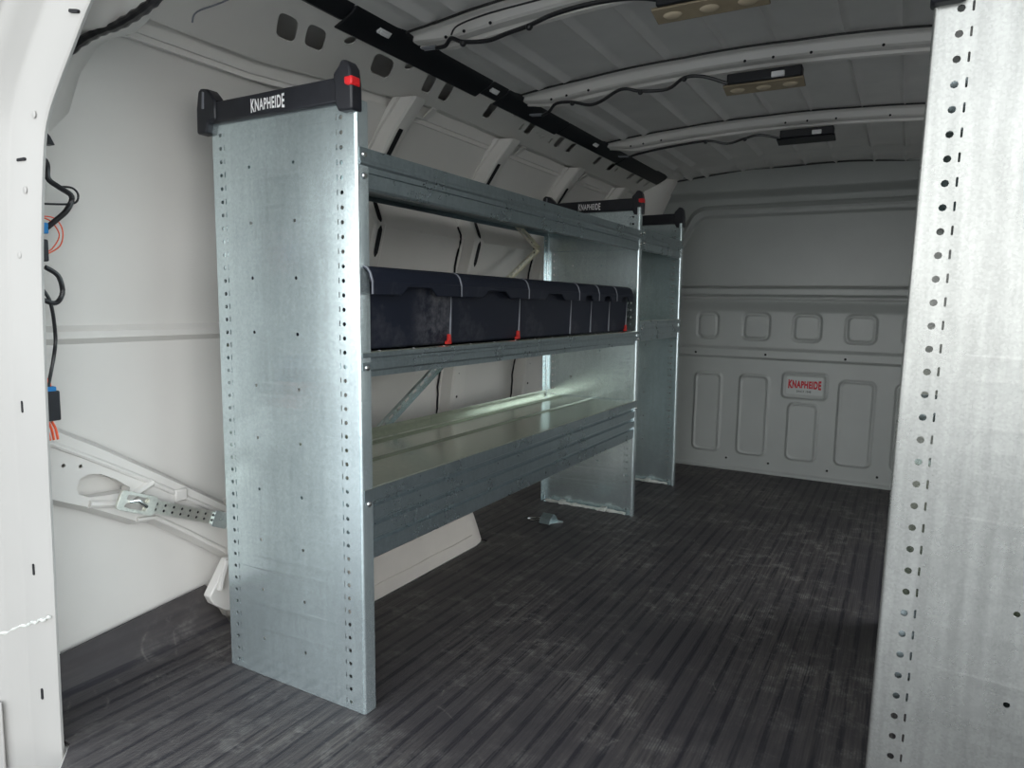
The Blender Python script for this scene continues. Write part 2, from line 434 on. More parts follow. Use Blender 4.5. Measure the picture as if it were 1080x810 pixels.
# wheel arch
g = G(); R = []
for k, (y0i, zt) in enumerate([(0, 0)]): pass
prof = [(-.335, 0), (-.336, .06), (-.340, .14), (-.350, .22), (-.372, .265), (-.41, .29), (-.60, .31)]
def yend(z, x):            # the end slopes back towards the rear as it rises
    return 1.000-.47*z-.6*max(0, z-.16)
for t in (0, .02, .08, .25, .5, .75, .92, .975, 1):
    ring = []
    for x, z in prof:
        y0 = .15; y1 = yend(z, x)
        e = 1 if t < .5 else 1
        yy = y0+(y1-y0)*t
        dx = -.020*max(0, (t-.92)/.08)**2-.02*max(0, (.05-t)/.05)**2
        bulge = .006*math.sin(PI*min(1, t))*math.sin(PI*min(1, z/.25))
        ring.append((x+dx+bulge if x > -.6 else x, yy, z))
    R.append(ring)
R = [[(-.60, p[1], p[2]) for p in R[0]]]+R+[[(-.60, p[1]+.012, p[2]) for p in R[-1]]]
g.loft(R); obj('wheel_arch', g, 'arch', wl, smooth=50)
g = G(); g.tube([(-.333+.002, .2+.70*k/12, .045+.0015*math.sin(k*1.7)) for k in range(13)], .002, 6); obj('weld_line', g, 'arch', wl)

# ------------------------------------------------------------------ right wall (with an added sliding-door opening that lets in light), roof, bulkhead
MX = 2*XC
g = G()
prof = [(MX-x, z) for x, z in rear]+[(MX+.50, 1.345), (MX+.55, 1.56)]
def rw(y0, y1, zlo, zhi):
    P = [(x, z) for x, z in prof if zlo <= z <= zhi]
    g.strip(P, y0, y1, 4)
rw(-.36, 1.03, -1, 2); rw(1.62, YB+.03, -1, 2); rw(1.03, 1.62, 1.2, 2)  # gap added out of view to light the far upright and lower shelf
struct('wall_right', g, 'paint', 'light grey painted right side of the van with an added doorway that lets in light', 'wall')

xs = np.arange(-.62, 1.52, .008); ysr = np.arange(-.36, YB+.04, .012)
ridge = [(-.135, -.010, .012), (-.105, .010, .016), (-.025, .009, .014), (.142, .006, .011), (.270, .007, .012), (.418, .005, .010), (.546, .006, .010), (.700, .006, .010), (.822, .006, .010),
         (.97, .009, .014), (1.03, .010, .016), (1.08, -.010, .012)]
bowy = (-.16, .425, .975, 1.665, 2.32)
def roofh(x, y):
    z = roof_z(x)+.0
    d = min(abs(y-b) for b in bowy)
    f = min(1, max(0, (d-.045)/.05)); f = f*f*(3-2*f)
    for rx, h, w in ridge:
        q = abs(x-rx)/w
        if q < 1: z -= 1.7*h*(1-q*q)**2*f
    z += .004*(1-f)
    return z
g = G(); g.loft([[(x, y, roofh(x, y)) for x in xs] for y in ysr])
ce = struct('ceiling', g, 'paint_roof', 'bare grey painted steel roof skin with pressed ridges', 'ceiling', smooth=60)
def bow(y0):
    pf = [(-.044, .000), (-.040, -.004), (-.028, -.006), (-.024, -.010), (-.018, -.026), (-.012, -.030), (.006, -.032), (.008, -.028), (.014, -.029), (.016, -.038), (.026, -.040), (.030, -.034), (.032, -.024), (.040, -.002)]
    g = G(); n = 90; R = []
    for k in range(n+1):
        x = -.215+(1.322)*k/n
        wob = .0035*math.sin(x*19+y0*7)*math.sin(x*7.)
        e = min(1, max(0, min(x+.235, MX+.235-x)/.15)); e = .25+.75*e*e*(3-2*e)
        R.append([(x, y0+a-(wob if i < 2 else 0), roof_z(x)+.004+b*e) for i, (a, b) in enumerate(pf)])
    g.loft(R)
    o = obj('roof_bow', g, 'paint', ce, solid=.0012, smooth=16)
    # joint line of sealer between the bow and the roof, and screw holes
    g = G(); g.tube([(x, y0-.052-.0045*abs(math.sin(x*11+y0*3)), roof_z(x)-.001) for x in np.arange(-.19, 1.09, .02)], .0028, 6)
    obj('sealer_line', g, 'seal', o)
    for x in (-.10, -.05, .02, .46, .53, .62, .78): obj('hole', G().cyl((x, y0-.021, roof_z(x)-.024), (0, -1, -.45), .0035, .003, 8), 'dark', o)
    return o
for b in (.425, .975, 1.665): bow(b)
g = G(); n = 60
g.loft([[(-.6+2.1*k/n, y0, roof_z(-.6+2.1*k/n)+z0) for y0, z0 in ((-.40, -.02), (-.37, -.06), (-.30, -.07), (-.22, -.055), (-.19, 0))] for k in range(n+1)])
obj('rear_header', g, 'paint', ce)

# bulkhead as a pressed panel: y offset is a height field of rounded pressings
def sst(t): t = np.clip(t, 0, 1); return t*t*(3-2*t)
X = np.arange(-.64, 1.54, .0045); Z = np.arange(-.012, 1.49, .0042)
XX, ZZ = np.meshgrid(X, Z)
def sdf(x0, z0, x1, z1, r):
    cx, cz = (x0+x1)/2, (z0+z1)/2
    qx = np.abs(XX-cx)-(x1-x0)/2+r; qz = np.abs(ZZ-cz)-(z1-z0)/2+r
    return np.minimum(np.maximum(qx, qz), 0)+np.hypot(np.maximum(qx, 0), np.maximum(qz, 0))-r
Hh = np.zeros_like(XX)                                 # positive = towards the load space
def press(d, h, w=.008):
    global Hh; Hh += 1.45*h*sst(-d/w+.5)
SC = .470
lows = [(-.050, .085), (.172, .312), (.622, .774), (.855, .99), (1.06, 1.20)]
for a, b in lows: press(sdf(a, .085, b, .485, .028), .007); press(sdf(a+.010, .095, b-.010, .475, .022), -.004, .006)
press(sdf(.405, .085, .540, .362, .026), .007); press(sdf(.415, .095, .530, .352, .02), -.004, .006)
press(sdf(.372, .385, .572, .508, .022), .007); press(sdf(.382, .395, .562, .498, .016), -.004, .006)
for a, b in ((-.055, .052), (.170, .298), (.400, .528), (.630, .760), (.862, .985), (1.08, 1.2)): press(sdf(a, .655, b, .788, .030), -.007, .007); press(sdf(a+.012, .667, b-.012, .776, .022), .005, .006)
# horizontal steps: bar at .565-.612, band at .848-.916
Hh += .016*(sst((ZZ-.562)/.010)-sst((ZZ-.606)/.016))
Hh += .030*(sst((ZZ-.790)/.060))*(1-sst((ZZ-.850)/.006)) + .034*(sst((ZZ-.866)/.010)-sst((ZZ-.905)/.014)) + .018*sst((ZZ-.848)/.01)
Hh -= .020*sst((ZZ-.905)/.012)
# trapezoid window pressing with rounded upper corners
def trap(off):
    left = (-.200+off)+np.maximum(0, (ZZ-1.10))*.55; right = (MX+.200-off)-np.maximum(0, (ZZ-1.10))*.55
    d = np.maximum(np.maximum(left-XX, XX-right), ZZ-(1.305-off))
    # round the corner
    rr = .045; ax = np.maximum(left+rr-XX, XX-(right-rr)); az = ZZ-(1.305-off-rr)
    dc = np.hypot(np.maximum(ax, 0), np.maximum(az, 0))-rr
    return np.maximum(d, dc)
up = sst((ZZ-.93)/.01)
Hh += up*.018*sst(-trap(0)/.012+.5); Hh -= up*.022*sst(-trap(.050)/.010+.5)
Hh += up*.010*sst(-trap(.014)/.006+.5)-up*.006*sst(-trap(.026)/.006+.5)
Hh += .050*sst((ZZ-1.335)/.040)                       # header leaning out above
Hh += .014*(1-sst((ZZ-.006)/.014))                     # lower flange
nx, nz = len(X), len(Z)
V = np.stack([XX.ravel(), (YB-Hh).ravel(), ZZ.ravel()], 1)
idx = np.arange(nx*nz).reshape(nz, nx)
F = np.stack([idx[:-1, :-1].ravel(), idx[:-1, 1:].ravel(), idx[1:, 1:].ravel(), idx[1:, :-1].ravel()], 1)
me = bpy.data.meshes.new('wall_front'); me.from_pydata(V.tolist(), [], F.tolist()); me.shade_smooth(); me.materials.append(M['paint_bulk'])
wf = bpy.data.objects.new('wall_front', me); C.objects.link(wf); wf['kind'] = 'structure'
wf['label'] = 'grey pressed steel bulkhead closing the front of the load space'; wf['category'] = 'bulkhead'
for x, z, y in ((.288, .588, .017), (.640, .584, .017), (.125, .056, .001), (.328, .052, .001), (.594, .050, .001), (.806, .048, .001), (-.05, .585, .017)):
    g = G().cyl((x, YB-y+.001, z), (0, -1, 0), .010, .003, 16); r = obj('rivet', g, 'paint_bulk', wf)
    obj('rivet_head', G().dome((x, YB-y-.002, z), (0, -1, 0), .0055, .004), 'dark', r)
# closing corner panel where the rail meets the bulkhead
g = G(); R = []
for k in range(9):
    t = k/8; a = t*PI/2
    R.append([(-.26+.10*math.sin(a), 2.44+.10*(1-math.cos(a)), 1.45), (-.33+.12*math.sin(a), 2.44+.10*(1-math.cos(a)), 1.36), (-.40+.15*math.sin(a), 2.44+.11*(1-math.cos(a)), 1.28), (-.44+.17*math.sin(a), 2.44+.115*(1-math.cos(a)), 1.25)])
g.loft(R); obj('corner_gusset', g, 'paint', wl, smooth=60)

obj('sealer_line', G().tube([(x, 2.526+.004*math.sin(x*9), roof_z(x)-.006+.002*math.sin(x*13)) for x in np.arange(-.5, 1.4, .03)], .0035, 6), 'seal', wf)
# sticker on the bulkhead
st = thing('sticker', 'small rectangular sticker with red and black lettering on the grey bulkhead', 'sticker', (SC, YB-.004, .44))
obj('sticker_sheet', G().prism(rrect(.390, .405, .552, .488, .006), 'xz', YB-.0052, YB-.0030), 'sticker', st)
letters('red_lettering', 'KNAPHEIDE', .146, .044, lambda u, v, w: (.472+u, YB-.0053-w, .453+v), 'redink', st, bold=.055, flare=.22)
letters('black_lettering', 'SINCE 1848', .064, .010, lambda u, v, w: (.470+u, YB-.0053-w, .420+v), 'blackink', st, bold=.012)

# ------------------------------------------------------------------ rear door frame (left post of the opening)
path = [(-.408, -.55), (-.404, -.10), (-.402, .10), (-.396, .34), (-.390, .59), (-.379, .83), (-.366, .95), (-.349, 1.050), (-.332, 1.095), (-.300, 1.137), (-.252, 1.190), (-.200, 1.245), (-.130, 1.30), (-.03, 1.345), (.10, 1.372), (XC, 1.39)]
path = [(p.x, p.z) for p in smooth_path([(a, 0, b) for a, b in path], 5)]
path += [(MX-x, z) for x, z in reversed(path[:-1])]
sec = [(.175, -.285), (.012, -.349), (.001, -.354), (-.001, -.359), (.003, -.362), (.078, -.366), (.088, -.370), (.102, -.386), (.120, -.398), (.190, -.404), (.220, -.398), (.25, -.36), (.24, -.285)]
R = []
for i, (x, z) in enumerate(path):
    a = path[max(0, i-1)]; b = path[min(len(path)-1, i+1)]
    t = Vector((b[0]-a[0], b[1]-a[1])).normalized(); n = Vector((-t.y, t.x))
    R.append([(x+n.x*o, y, z+n.y*o) for o, y in sec])
g = G(); g.loft(R, True, True)
fr = struct('trim_1', g, 'paint_darkened', 'white painted rear door frame of the van with small dark slots', 'door frame', smooth=40)
# shut panel outboard of the frame (outer skin)
g = G(); g.loft([[(p[10][0], -.396, p[10][2]), (p[10][0]+(p[10][0]-p[3][0])*.9, -.390, p[10][2]+(p[10][2]-p[3][2])*.9)] for p in R])
obj('outer_skin', g, 'paint_darkened', fr, solid=.002)
# rubber seal at the far upper left
g = G(); pts = []
for p in R[30:60]: pts.append((p[3][0]+(p[9][0]-p[3][0])*.80, -.414, p[3][2]+(p[9][2]-p[3][2])*.80))
g.tube(pts, .017, 10); obj('door_seal', g, 'seal', fr)
def frame_slot(x, z, w, h, rot=0, y=-.3635):
    g = G(); pts = capsule(0, 0, w, h); c, s = math.cos(rot), math.sin(rot)
    g.prism([(x+a*c-b*s, z+a*s+b*c) for a, b in pts], 'xz', y-.0012, y+.004); obj('slot', g, 'dark', fr)
for x, z, w, h, r, y in ((-.234, 1.234, .024, .005, -.2, -.3650), (-.405, 1.034, .026, .005, 0, -.3650), (-.545, .758, .034, .005, 0, -.4025), (-.451, .621, .005, .021, 0, -.3650), (-.448, .328, .005, .021, 0, -.3650), (-.446, .093, .005, .021, 0, -.3650)):
    frame_slot(x, z, w, h, r, y)
for z, x in ((.985, -.40), (.88, -.43), (1.10, -.36)):
    obj('dimple', G().dome((x, -.3652, z), (0, -1, 0), .006, .0008), 'paint_darkened', fr)
# sealer run across the post near the sill
g = G(); pts = []
for k in range(30):
    x = -.402-.0058*k
    o_ = .0058*k; y = -.3655 if o_ < .08 else (-.3655-(o_-.08)*.9 if o_ < .12 else -.4025)
    pts.append((x, y, .250-.0024*k+.0016*math.sin(k*1.3)+.001*math.sin(k*3.1)))
g.tube(smooth_path(pts, 3), .0026, 6, [1+.35*math.sin(k*.77)*math.sin(k*.31) for k in range(88)]); obj('sealer_run', g, 'caulk', fr)
g = G(); g.prism([(-.512, -.06), (-.545, -.06), (-.545, .07), (-.512, .075)], 'xz', -.405, -.4005); obj('pressed_patch', g, 'paint_darkened', fr, bevel=.002)
# inner flange ring behind the frame, towards the wall
g = G(); R = []
for i, (x, z) in enumerate([(-.598, 1.08), (-.580, 1.12), (-.552, 1.17), (-.515, 1.225), (-.462, 1.262), (-.41, 1.272), (-.34, 1.270), (-.30, 1.285), (-.26, 1.33), (-.24, 1.40)]):
    R.append([(x, -.33, z), (x+.012, -.24, z-.006), (x+.006, -.205, z+.003), (x-.004, -.200, z+.012), (x-.03, -.195, z+.016)])
g.loft(R); obj('inner_flange', g, 'paint', fr, solid=.002, smooth=60)

# ------------------------------------------------------------------ shelving
NH = 43; PITCH = .02688; ZT = 1.146
def fL(x, y, z): return (x+LEAN*z, y, z)
def fR(x, y, z): return (.8685+.0075*z-x, y, z)
PW = .395; PH = 1.175
def end_panel(parent, y, d, fn, mat, inset=.037, slot_in=.011, caulk=False, W=PW, missing=(), cols=((-.283, 1.076), (-.160, 1.076))):
    """upright sheet across the van at y; flanges fold towards d (+1/-1)"""
    g = G(); holes = []
    for k in range(NH):
        z = ZT-PITCH*k
        for u, s in ((-inset, -1), (-W+inset-.008, 1)):
            if (k, s) in missing: continue
            holes.append(circ(u, z, .0042, 8)); holes.append(capsule(u+s*slot_in, z+.001, .0024, .011))
    for k in range(10):
        for u, z0 in cols: holes.append(circ(u, z0-.110*k, .0036, 8))
    b = .005
    plate(g, [(-b, 0.0005), (-b, PH), (-W+b, PH), (-W+b, 0.0005)], holes, .0016, lambda u, v, w: (u, y+w, v))
    # folded edges: rounded bend, then a flange with its own holes at front and back
    for sgn, x0 in ((1, 0), (-1, -W)):
        pr = [(x0-sgn*b+sgn*b*math.sin(a), y+d*b*(1-math.cos(a))) for a in [PI/2*k/5 for k in range(6)]]+[(x0, y+d*.030), (x0-sgn*.003, y+d*.033), (x0-sgn*.010, y+d*.033)]
        if sgn == 1: g.loft([[(a, c, z) for a, c in pr] for z in (.0005, PH)])
        else:
            g.loft([[(a, c, z) for a, c in pr[:6]] for z in (.0005, PH)])
            fh = [circ(y+d*.018, ZT-PITCH*k, .0036, 8) for k in range(NH)]
            ya, yb = sorted((y+d*b, y+d*.033))
            plate(g, [(ya, .0005), (yb, .0005), (yb, PH), (ya, PH)], fh, .0012, lambda u, v, w: (x0+w, u, v))
    g.box((-W+.008, min(y, y+d*.028), .0005), (-.006, max(y, y+d*.028), .0025))
    o = obj('end_panel', g.warp(fn), mat, parent, smooth=40, weld=True)
    hg = G()
    for k in range(0, NH):
        z = ZT-PITCH*k
        for x0 in (.0002, -W+.0006 if d > 0 else -W+.0006):
            pass
    if caulk:
        g2 = G(); pts = []
        for k in range(22):
            t = k/21; pts.append((-W+.02+t*(W-.05), y+d*(.024+.003*math.sin(k*1.9)), .007+.0015*math.sin(k*2.6)))
        g2.tube(pts, .006, 7, [1+.45*math.sin(k*1.37)*math.sin(k*.6) for k in range(22)])
        for x in (-.30, -.12):
            g2.box((x-.010, min(y+d*.012, y+d*.040), .004), (x+.010, max(y+d*.012, y+d*.040), .018))
        obj('floor_fixing', g2.warp(fn), 'caulk', o)
    return o
def top_cap(parent, y, fn, text=True, d=1, red=True, W=PW, z0=1.168):
    g = G(); yf, yb = y-.016, y+.013
    zb, zt = z0, z0+.042
    bar = [(-W+.020, zb+.0), (-.030, zb), (-.030, zt+.003), (-W+.020, zt)]
    g.prism(bar, 'xz', yf+.004, yb-.004)
    lp = [(-W-.024, zb-.018), (-W+.004, zb-.018), (-W+.010, zb+.002), (-W+.034, zb+.006), (-W+.034, zt+.002), (-W+.026, zt+.012), (-W+.012, zt+.026), (-W-.008, zt+.030), (-W-.016, zt+.024), (-W-.023, zt-.01)]
    g.prism(lp, 'xz', yf, yb)
    rp = [(.004, zb-.016), (-.030, zb-.016), (-.036, zb-.002), (-.040, zt+.008), (-.027, zt+.020), (-.020, zt+.030), (-.008, zt+.028), (.000, zt+.016), (.004, zt-.012)]
    g.prism(rp, 'xz', yf, yb)
    o = obj('top_cap', g.warp(fn), 'black', parent, bevel=.004)
    g2 = G()
    g2.prism([(-W-.004, zt-.012), (-W+.002, zt-.012), (-W+.004, zt+.020), (-W-.001, zt+.022)], 'xz', yf-.0015, yf+.002)
    obj('moulded_rib', g2.warp(fn), 'rim', o)
    if red:
        g2 = G(); g2.prism([(-.012, zb+.028), (-.013, zb+.041), (.0062, zb+.042), (.0062, zb+.026), (-.004, zb+.025)], 'xz', yf-.002, yf+.022)
        obj('release_button', g2.warp(fn), 'red', o, bevel=.003)
    if text:
        letters('lettering', 'KNAPHEIDE', .092, .027, lambda u, v, w: fn(-.212+u, yf+.0035-w, zb+.0205+v), 'white', o, bold=.026, flare=.22)
    return o
DECK = [(-.393, .010), (-.393, -.014), (-.345, -.014), (-.340, -.008), (-.328, -.008), (-.323, -.014), (-.212, -.014), (-.208, -.009), (-.198, -.009), (-.194, -.014), (-.010, -.014), (-.008, -.001), (-.006, 0), (-.002, 0), (0, -.002)]
LIP_U = [(0, -.022), (.0025, -.027), (.0025, -.030), (-.001, -.034), (-.001, -.044), (-.005, -.0455), (-.001, -.047), (-.001, -.072), (-.003, -.076), (-.018, -.076)]
LIP_M = [(0, -.010), (-.002, -.013), (-.002, -.018), (0, -.021), (0, -.034), (-.003, -.038), (-.003, -.048), (-.018, -.050)]
LIP_L = [(0, -.026), (-.008, -.031), (-.008, -.036), (-.001, -.040), (-.001, -.064), (-.009, -.069), (-.009, -.074), (-.001, -.078), (-.001, -.100), (-.009, -.105), (-.009, -.110), (-.002, -.112), (-.003, -.142), (-.008, -.146), (-.024, -.146)]
def shelf(parent, y0, y1, z, lip, fn, W=PW, bolts=True, name='shelf'):
    k = W/.395
    D = [(x*k, q) for x, q in DECK] if lip is not LIP_U else [(-.393*k, -.014), (-.393*k, -.001), (-.30*k, -.001), (-.29*k, -.005), (-.27*k, -.005), (-.26*k, -.001), (-.006, -.001), (0, -.002)]
    zb = z+min(q for _, q in lip)
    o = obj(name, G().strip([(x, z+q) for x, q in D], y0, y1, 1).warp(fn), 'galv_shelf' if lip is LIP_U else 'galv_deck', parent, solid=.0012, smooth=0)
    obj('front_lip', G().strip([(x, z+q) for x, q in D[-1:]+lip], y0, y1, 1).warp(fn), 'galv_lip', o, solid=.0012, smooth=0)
    for ya, yb in ((y0+.001, y0+.003), (y1-.003, y1-.001)):   # end brackets folded down against the uprights
        obj('end_bracket', G().box((-.385*k, ya, zb+.004), (-.012, yb, z-.006)).warp(fn), 'galv', o)
    if bolts:
        for yy in (y0+.012, y1-.012):
            for q in ((-.014, -.052) if lip is LIP_U else (-.030,)):
                p = fn(.0015, yy, z+q)
                s = 1 if fn is fL else -1
                obj('bolt', G().dome(p, (s, 0, 0), .0062, .0045), 'steel', o)
    return o
y1 = 1.563; y2 = 2.109
u1 = thing('shelving_unit', 'galvanised steel shelving unit on the left with black bins on its middle shelf', 'shelving unit', (-.20, .78, 0))
miss = {(k, -1) for k in (3, 4, 15, 17, 24)}|{(k, 1) for k in (3, 4, 14, 16)}
pa = end_panel(u1, 0, 1, fL, 'galv', missing=set())
top_cap(u1, 0, fL)
pb = end_panel(u1, y1, -1, fL, 'galv', caulk=True)
top_cap(u1, y1, fL)
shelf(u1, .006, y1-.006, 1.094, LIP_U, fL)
shelf(u1, .006, y1-.006, .718, LIP_M, fL)
shelf(u1, .006, y1-.006, .454, LIP_L, fL)
# perforated braces behind
def perf_bar(name, parent, a, b, w, mat, holes_n, slot=True, x=-.42):
    a = Vector(a); b = Vector(b); L = (b-a).length; d = (b-a).normalized(); n = Vector((-d.y, d.x))
    hs = []
    for k in range(holes_n):
        u = L*(k+.5)/holes_n
        hs.append(capsule(u, 0, L/holes_n*.55, w*.30))
    g = G(); plate(g, [(0, -w/2), (L, -w/2), (L, w/2), (0, w/2)], hs, .002, lambda u, v, q: (x+q, a.x+d.x*u+n.x*v, a.y+d.y*u+n.y*v))
    for s in (-1, 1):
        c = [(0, s*w/2), (L, s*w/2)]
        P = [(x+e, a.x+d.x*u+n.x*v, a.y+d.y*u+n.y*v) for u, v in c for e in (0, .010)]
        g.add(P, [(0, 1, 3, 2)])
    return obj(name, g, mat, parent, solid=0)
for k in range(14):
    p = fL(-.004, .06+.108*k, .7175)
    obj('stud', G().dome(p, (0, 0, 1), .004, .003, 8), 'steel', u1)
perf_bar('brace', u1, (.50, .425), (.95, .680), .030, 'galv', 12)
perf_bar('brace', u1, (1.285, 1.100), (1.470, 1.022), .020, 'zinc', 8, x=-.40)
perf_bar('brace', u1, (1.472, 1.030), (1.12, .845), .020, 'zinc', 14, x=-.40)

u2 = thing('shelving_unit', 'shorter galvanised steel shelving unit standing between the long unit and the bulkhead', 'shelving unit', (-.20, 1.84, 0))
end_panel(u2, y2, -1, fL, 'galv', caulk=True)
top_cap(u2, y2, fL, text=False, red=False, z0=1.175)
shelf(u2, y1+.006, y2-.006, 1.100, LIP_U, fL)
LIP_M2 = [(x*1., q*1.6) for x, q in LIP_M]
shelf(u2, y1+.006, y2-.006, .757, LIP_M2, fL)

u3 = thing('shelving_unit', 'pale galvanised steel shelving unit closest to the camera at the right edge', 'shelving unit', (1.07, .45, 0))
end_panel(u3, -.044, 1, fR, 'galv_darkened', inset=.0265, slot_in=.0115, cols=((-.137, 1.132), (-.260, 1.132)))
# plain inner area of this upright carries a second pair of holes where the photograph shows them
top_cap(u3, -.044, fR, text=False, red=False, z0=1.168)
end_panel(u3, 1.00, -1, fR, 'galv_darkened', inset=.0265)
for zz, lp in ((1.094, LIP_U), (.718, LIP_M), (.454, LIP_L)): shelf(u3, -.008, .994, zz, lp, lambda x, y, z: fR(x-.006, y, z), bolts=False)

# ------------------------------------------------------------------ storage bins on the middle shelf
def make_bin(y, w, label, tab=False, wide=True):
    zb = .7215; xo = LEAN*.76
    r = thing('storage_bin', label, 'storage bin', (-.17, y+w/2, zb), 'black plastic bins on the middle shelf')
    e = .0018; a, b = y+e, y+w-e
    g = G()
    # open-topped body: outer shell with front leaning slightly, walls 3 mm
    R = []
    for z, xf, xb in ((zb, -.020, -.335), (zb+.004, -.016, -.340), (.860, -.010, -.350)):
        R.append([(xf, a, z), (xf, b, z), (xb, b, z), (xb, a, z)])
    for z, xf, xb in ((.860, -.014, -.346), (zb+.008, -.020, -.336)):
        R.append([(xf, a+.003, z), (xf, b-.003, z), (xb, b-.003, z), (xb, a+.003, z)])
    g.loft(R, True, False); g.add(R[0], [(0, 1, 2, 3)]); g.add(R[-1], [(0, 1, 2, 3)])
    obj('body', g, 'bin_scuffed' if 'scuffs' in label else 'bin', r, bevel=.002)
    # lid: front flap with a trapezoid grip notch, folding back over the top
    c = (a+b)/2; n1 = w*.20; n2 = w*.13
    out = [(a, .8262), (c-n1, .8262), (c-n2, .8425), (c+n2, .8425), (c+n1, .8262), (b, .8262), (b, .851), (a, .851)]
    g = G(); g.prism(out, 'yz', .009, .0125)
    pf = [(.0110, .851), (.0060, .867), (.0, .8745), (-.012, .879), (-.15, .880), (-.352, .880)]
    g.loft([[(x, yy, z) for x, z in pf]+[(x-.003, yy, z-.003) for x, z in reversed(pf)] for yy in (a, b)], True, True)
    ld = obj('lid', g, 'bin', r, bevel=.001)
    g = G(); pr = [(.0127, .827), (.0127, .851), (.0075, .867), (.001, .875), (-.010, .880)]
    g.loft([[(x, yy, z) for x, z in pr]+[(x-.002, yy, z-.0005) for x, z in reversed(pr)] for yy in (a+.000, a+.0035)], True, True)
    obj('rim_highlight', g, 'rim', ld)  # highlight along the lid end, painted as a light grey strip
    g = G(); g.box((-.0155, b-.003, zb+.004), (-.0115, b-.0002, .826)); obj('corner_highlight', g, 'rim', r)  # painted highlight: grey line where the body edge catches light
    if tab:
        g = G(); t = b-.012
        g.prism([(t-.010, zb), (t+.006, zb), (t+.005, zb+.008), (t+.003, zb+.022), (t-.001, zb+.022), (t-.002, zb+.010), (t-.010, zb+.006)], 'yz', -.0145, -.006)
        obj('locking_tab', g, 'tab', r, bevel=.001)
    return r
bins = [(.010, .297, 'wide black bin nearest the camera, with whitish scuffs on its front', True),
        (.307, .318, 'second wide black bin from the camera, beside the scuffed one', True),
        (.625, .322, 'third wide black bin from the camera, the last of the wide ones', False),
        (.948, .155, 'first narrow black bin, directly beyond the three wide ones', False),
        (1.103, .157, 'middle one of the three narrow black bins', False),
        (1.260, .168, 'narrow black bin farthest from the camera, next to an orange tab', True)]
for y, w, l, t in bins: make_bin(y, w, l, t)

# ------------------------------------------------------------------ steel strap with buckle on the rear wall
s = thing('steel_strap', 'bright perforated steel strap with a buckle plate fixed to the left wall member', 'strap', (-.535, -.04, .35))
def on_strap(u, v, w): # u along, v across, w out of the wall
    a = Vector((-.150, .390)); b = Vector((.122, .270)); d = (b-a).normalized(); n = Vector((-d.y, d.x))
    return (-.535+w, a.x+d.x*u+n.x*v, a.y+d.y*u+n.y*v)
hs = [circ(.085+.022*k, v, .0034, 8) for k in range(9) for v in (-.006, .006)]
g = G(); plate(g, [(.055, -.0145), (.280, -.0145), (.280, .0145), (.055, .0145)], hs, .002, on_strap)
obj('hole_shade_strip', G().prism([on_strap(u_, v_, 0)[1:] for u_, v_ in ((.07, -.012), (.27, -.012), (.27, .012), (.07, .012))], 'yz', -.5415, -.5395), 'dark', s)  # dark strip added behind the strap so its holes look shaded
g.loft([[on_strap(.055, v, q) for v, q in ((-.0145, 0), (-.0145, -.012))], [on_strap(.28, v, q) for v, q in ((-.0145, 0), (-.0145, -.012))]])
obj('perforated_strap', g, 'galv_bright', s)
g = G(); plate(g, rrect(-.010, -.021, .078, .021, .008), [rrect(.006, .003, .058, .014, .004), rrect(.006, -.014, .058, -.003, .004)], .008, lambda u, v, w: on_strap(u, v, w+.006))
obj('buckle_plate', g, 'galv_bright', s, bevel=.002)
g = G(); g.tube([on_strap(.012, .0, .012), on_strap(.03, .006, .014), on_strap(.055, -.004, .012)], .004, 8); obj('buckle_pin', g, 'steel', s)
g = G(); plate(g, rrect(.240, -.020, .285, .018, .006), [circ(.262, 0, .004)], .003, lambda u, v, w: on_strap(u, v, w+.004)); obj('end_plate', g, 'galv', s)

# ------------------------------------------------------------------ tie-down on the floor
t = thing('tie_down', 'small silver folded metal tie-down lying on the black mat', 'tie-down', (-.25, 1.30, 0))
g = G(); g.prism([(1.262, .0015), (1.335, .0015), (1.322, .020), (1.300, .034), (1.272, .020)], 'yz', -.268, -.222)
obj('folded_plate', g, 'galv_shelf', t, bevel=.003)
g = G(); g.tube(smooth_path([(-.270, 1.29, .008), (-.300, 1.275, .004), (-.325, 1.285, .004), (-.300, 1.31, .004), (-.270, 1.315, .008)], 4), .0022, 6); obj('wire_loop', g, 'steel', t)
g = G(); g.prism([(-.222, 1.275), (-.195, 1.325), (-.222, 1.33)], 'xy', .0012, .004); obj('foot_plate', g, 'galv', t)

# ------------------------------------------------------------------ black duct along the roof rail
dct = thing('wiring_duct', 'long black plastic wiring duct running along the upper left roof rail', 'duct', (-.22, 1.2, 1.41))
def duct_seg(ya, yb, low=.0, thin=0.):
    g = G(); sec = [(-.186+thin*-.01, 1.449), (-.190, 1.438), (-.205, 1.424), (-.238-low, 1.4075-low*.41), (-.246-low, 1.409-low*.41), (-.252, 1.425), (-.246, 1.452)]
    g.loft([[(x, y, z) for x, z in sec] for y in (ya, yb)], True, True); obj('duct_section', g, 'duct', dct, bevel=.003)
duct_seg(-.28, .20, -.012); duct_seg(.203, .77, .012); duct_seg(.773, .86, -.006); duct_seg(.863, 1.28, .008); duct_seg(1.283, 1.86, .000); duct_seg(1.863, 2.42, .006)
for y in (.315, .805, 1.56):
    g = G(); g.box((-.214, y-.022, 1.418), (-.203, y+.022, 1.424)); g.box((-.211, y-.014, 1.413), (-.206, y+.014, 1.419)); obj('clip', g.warp(lambda x, y, z: (x, y, z-(x+.211)*-.9)), 'white', dct, bevel=.002)

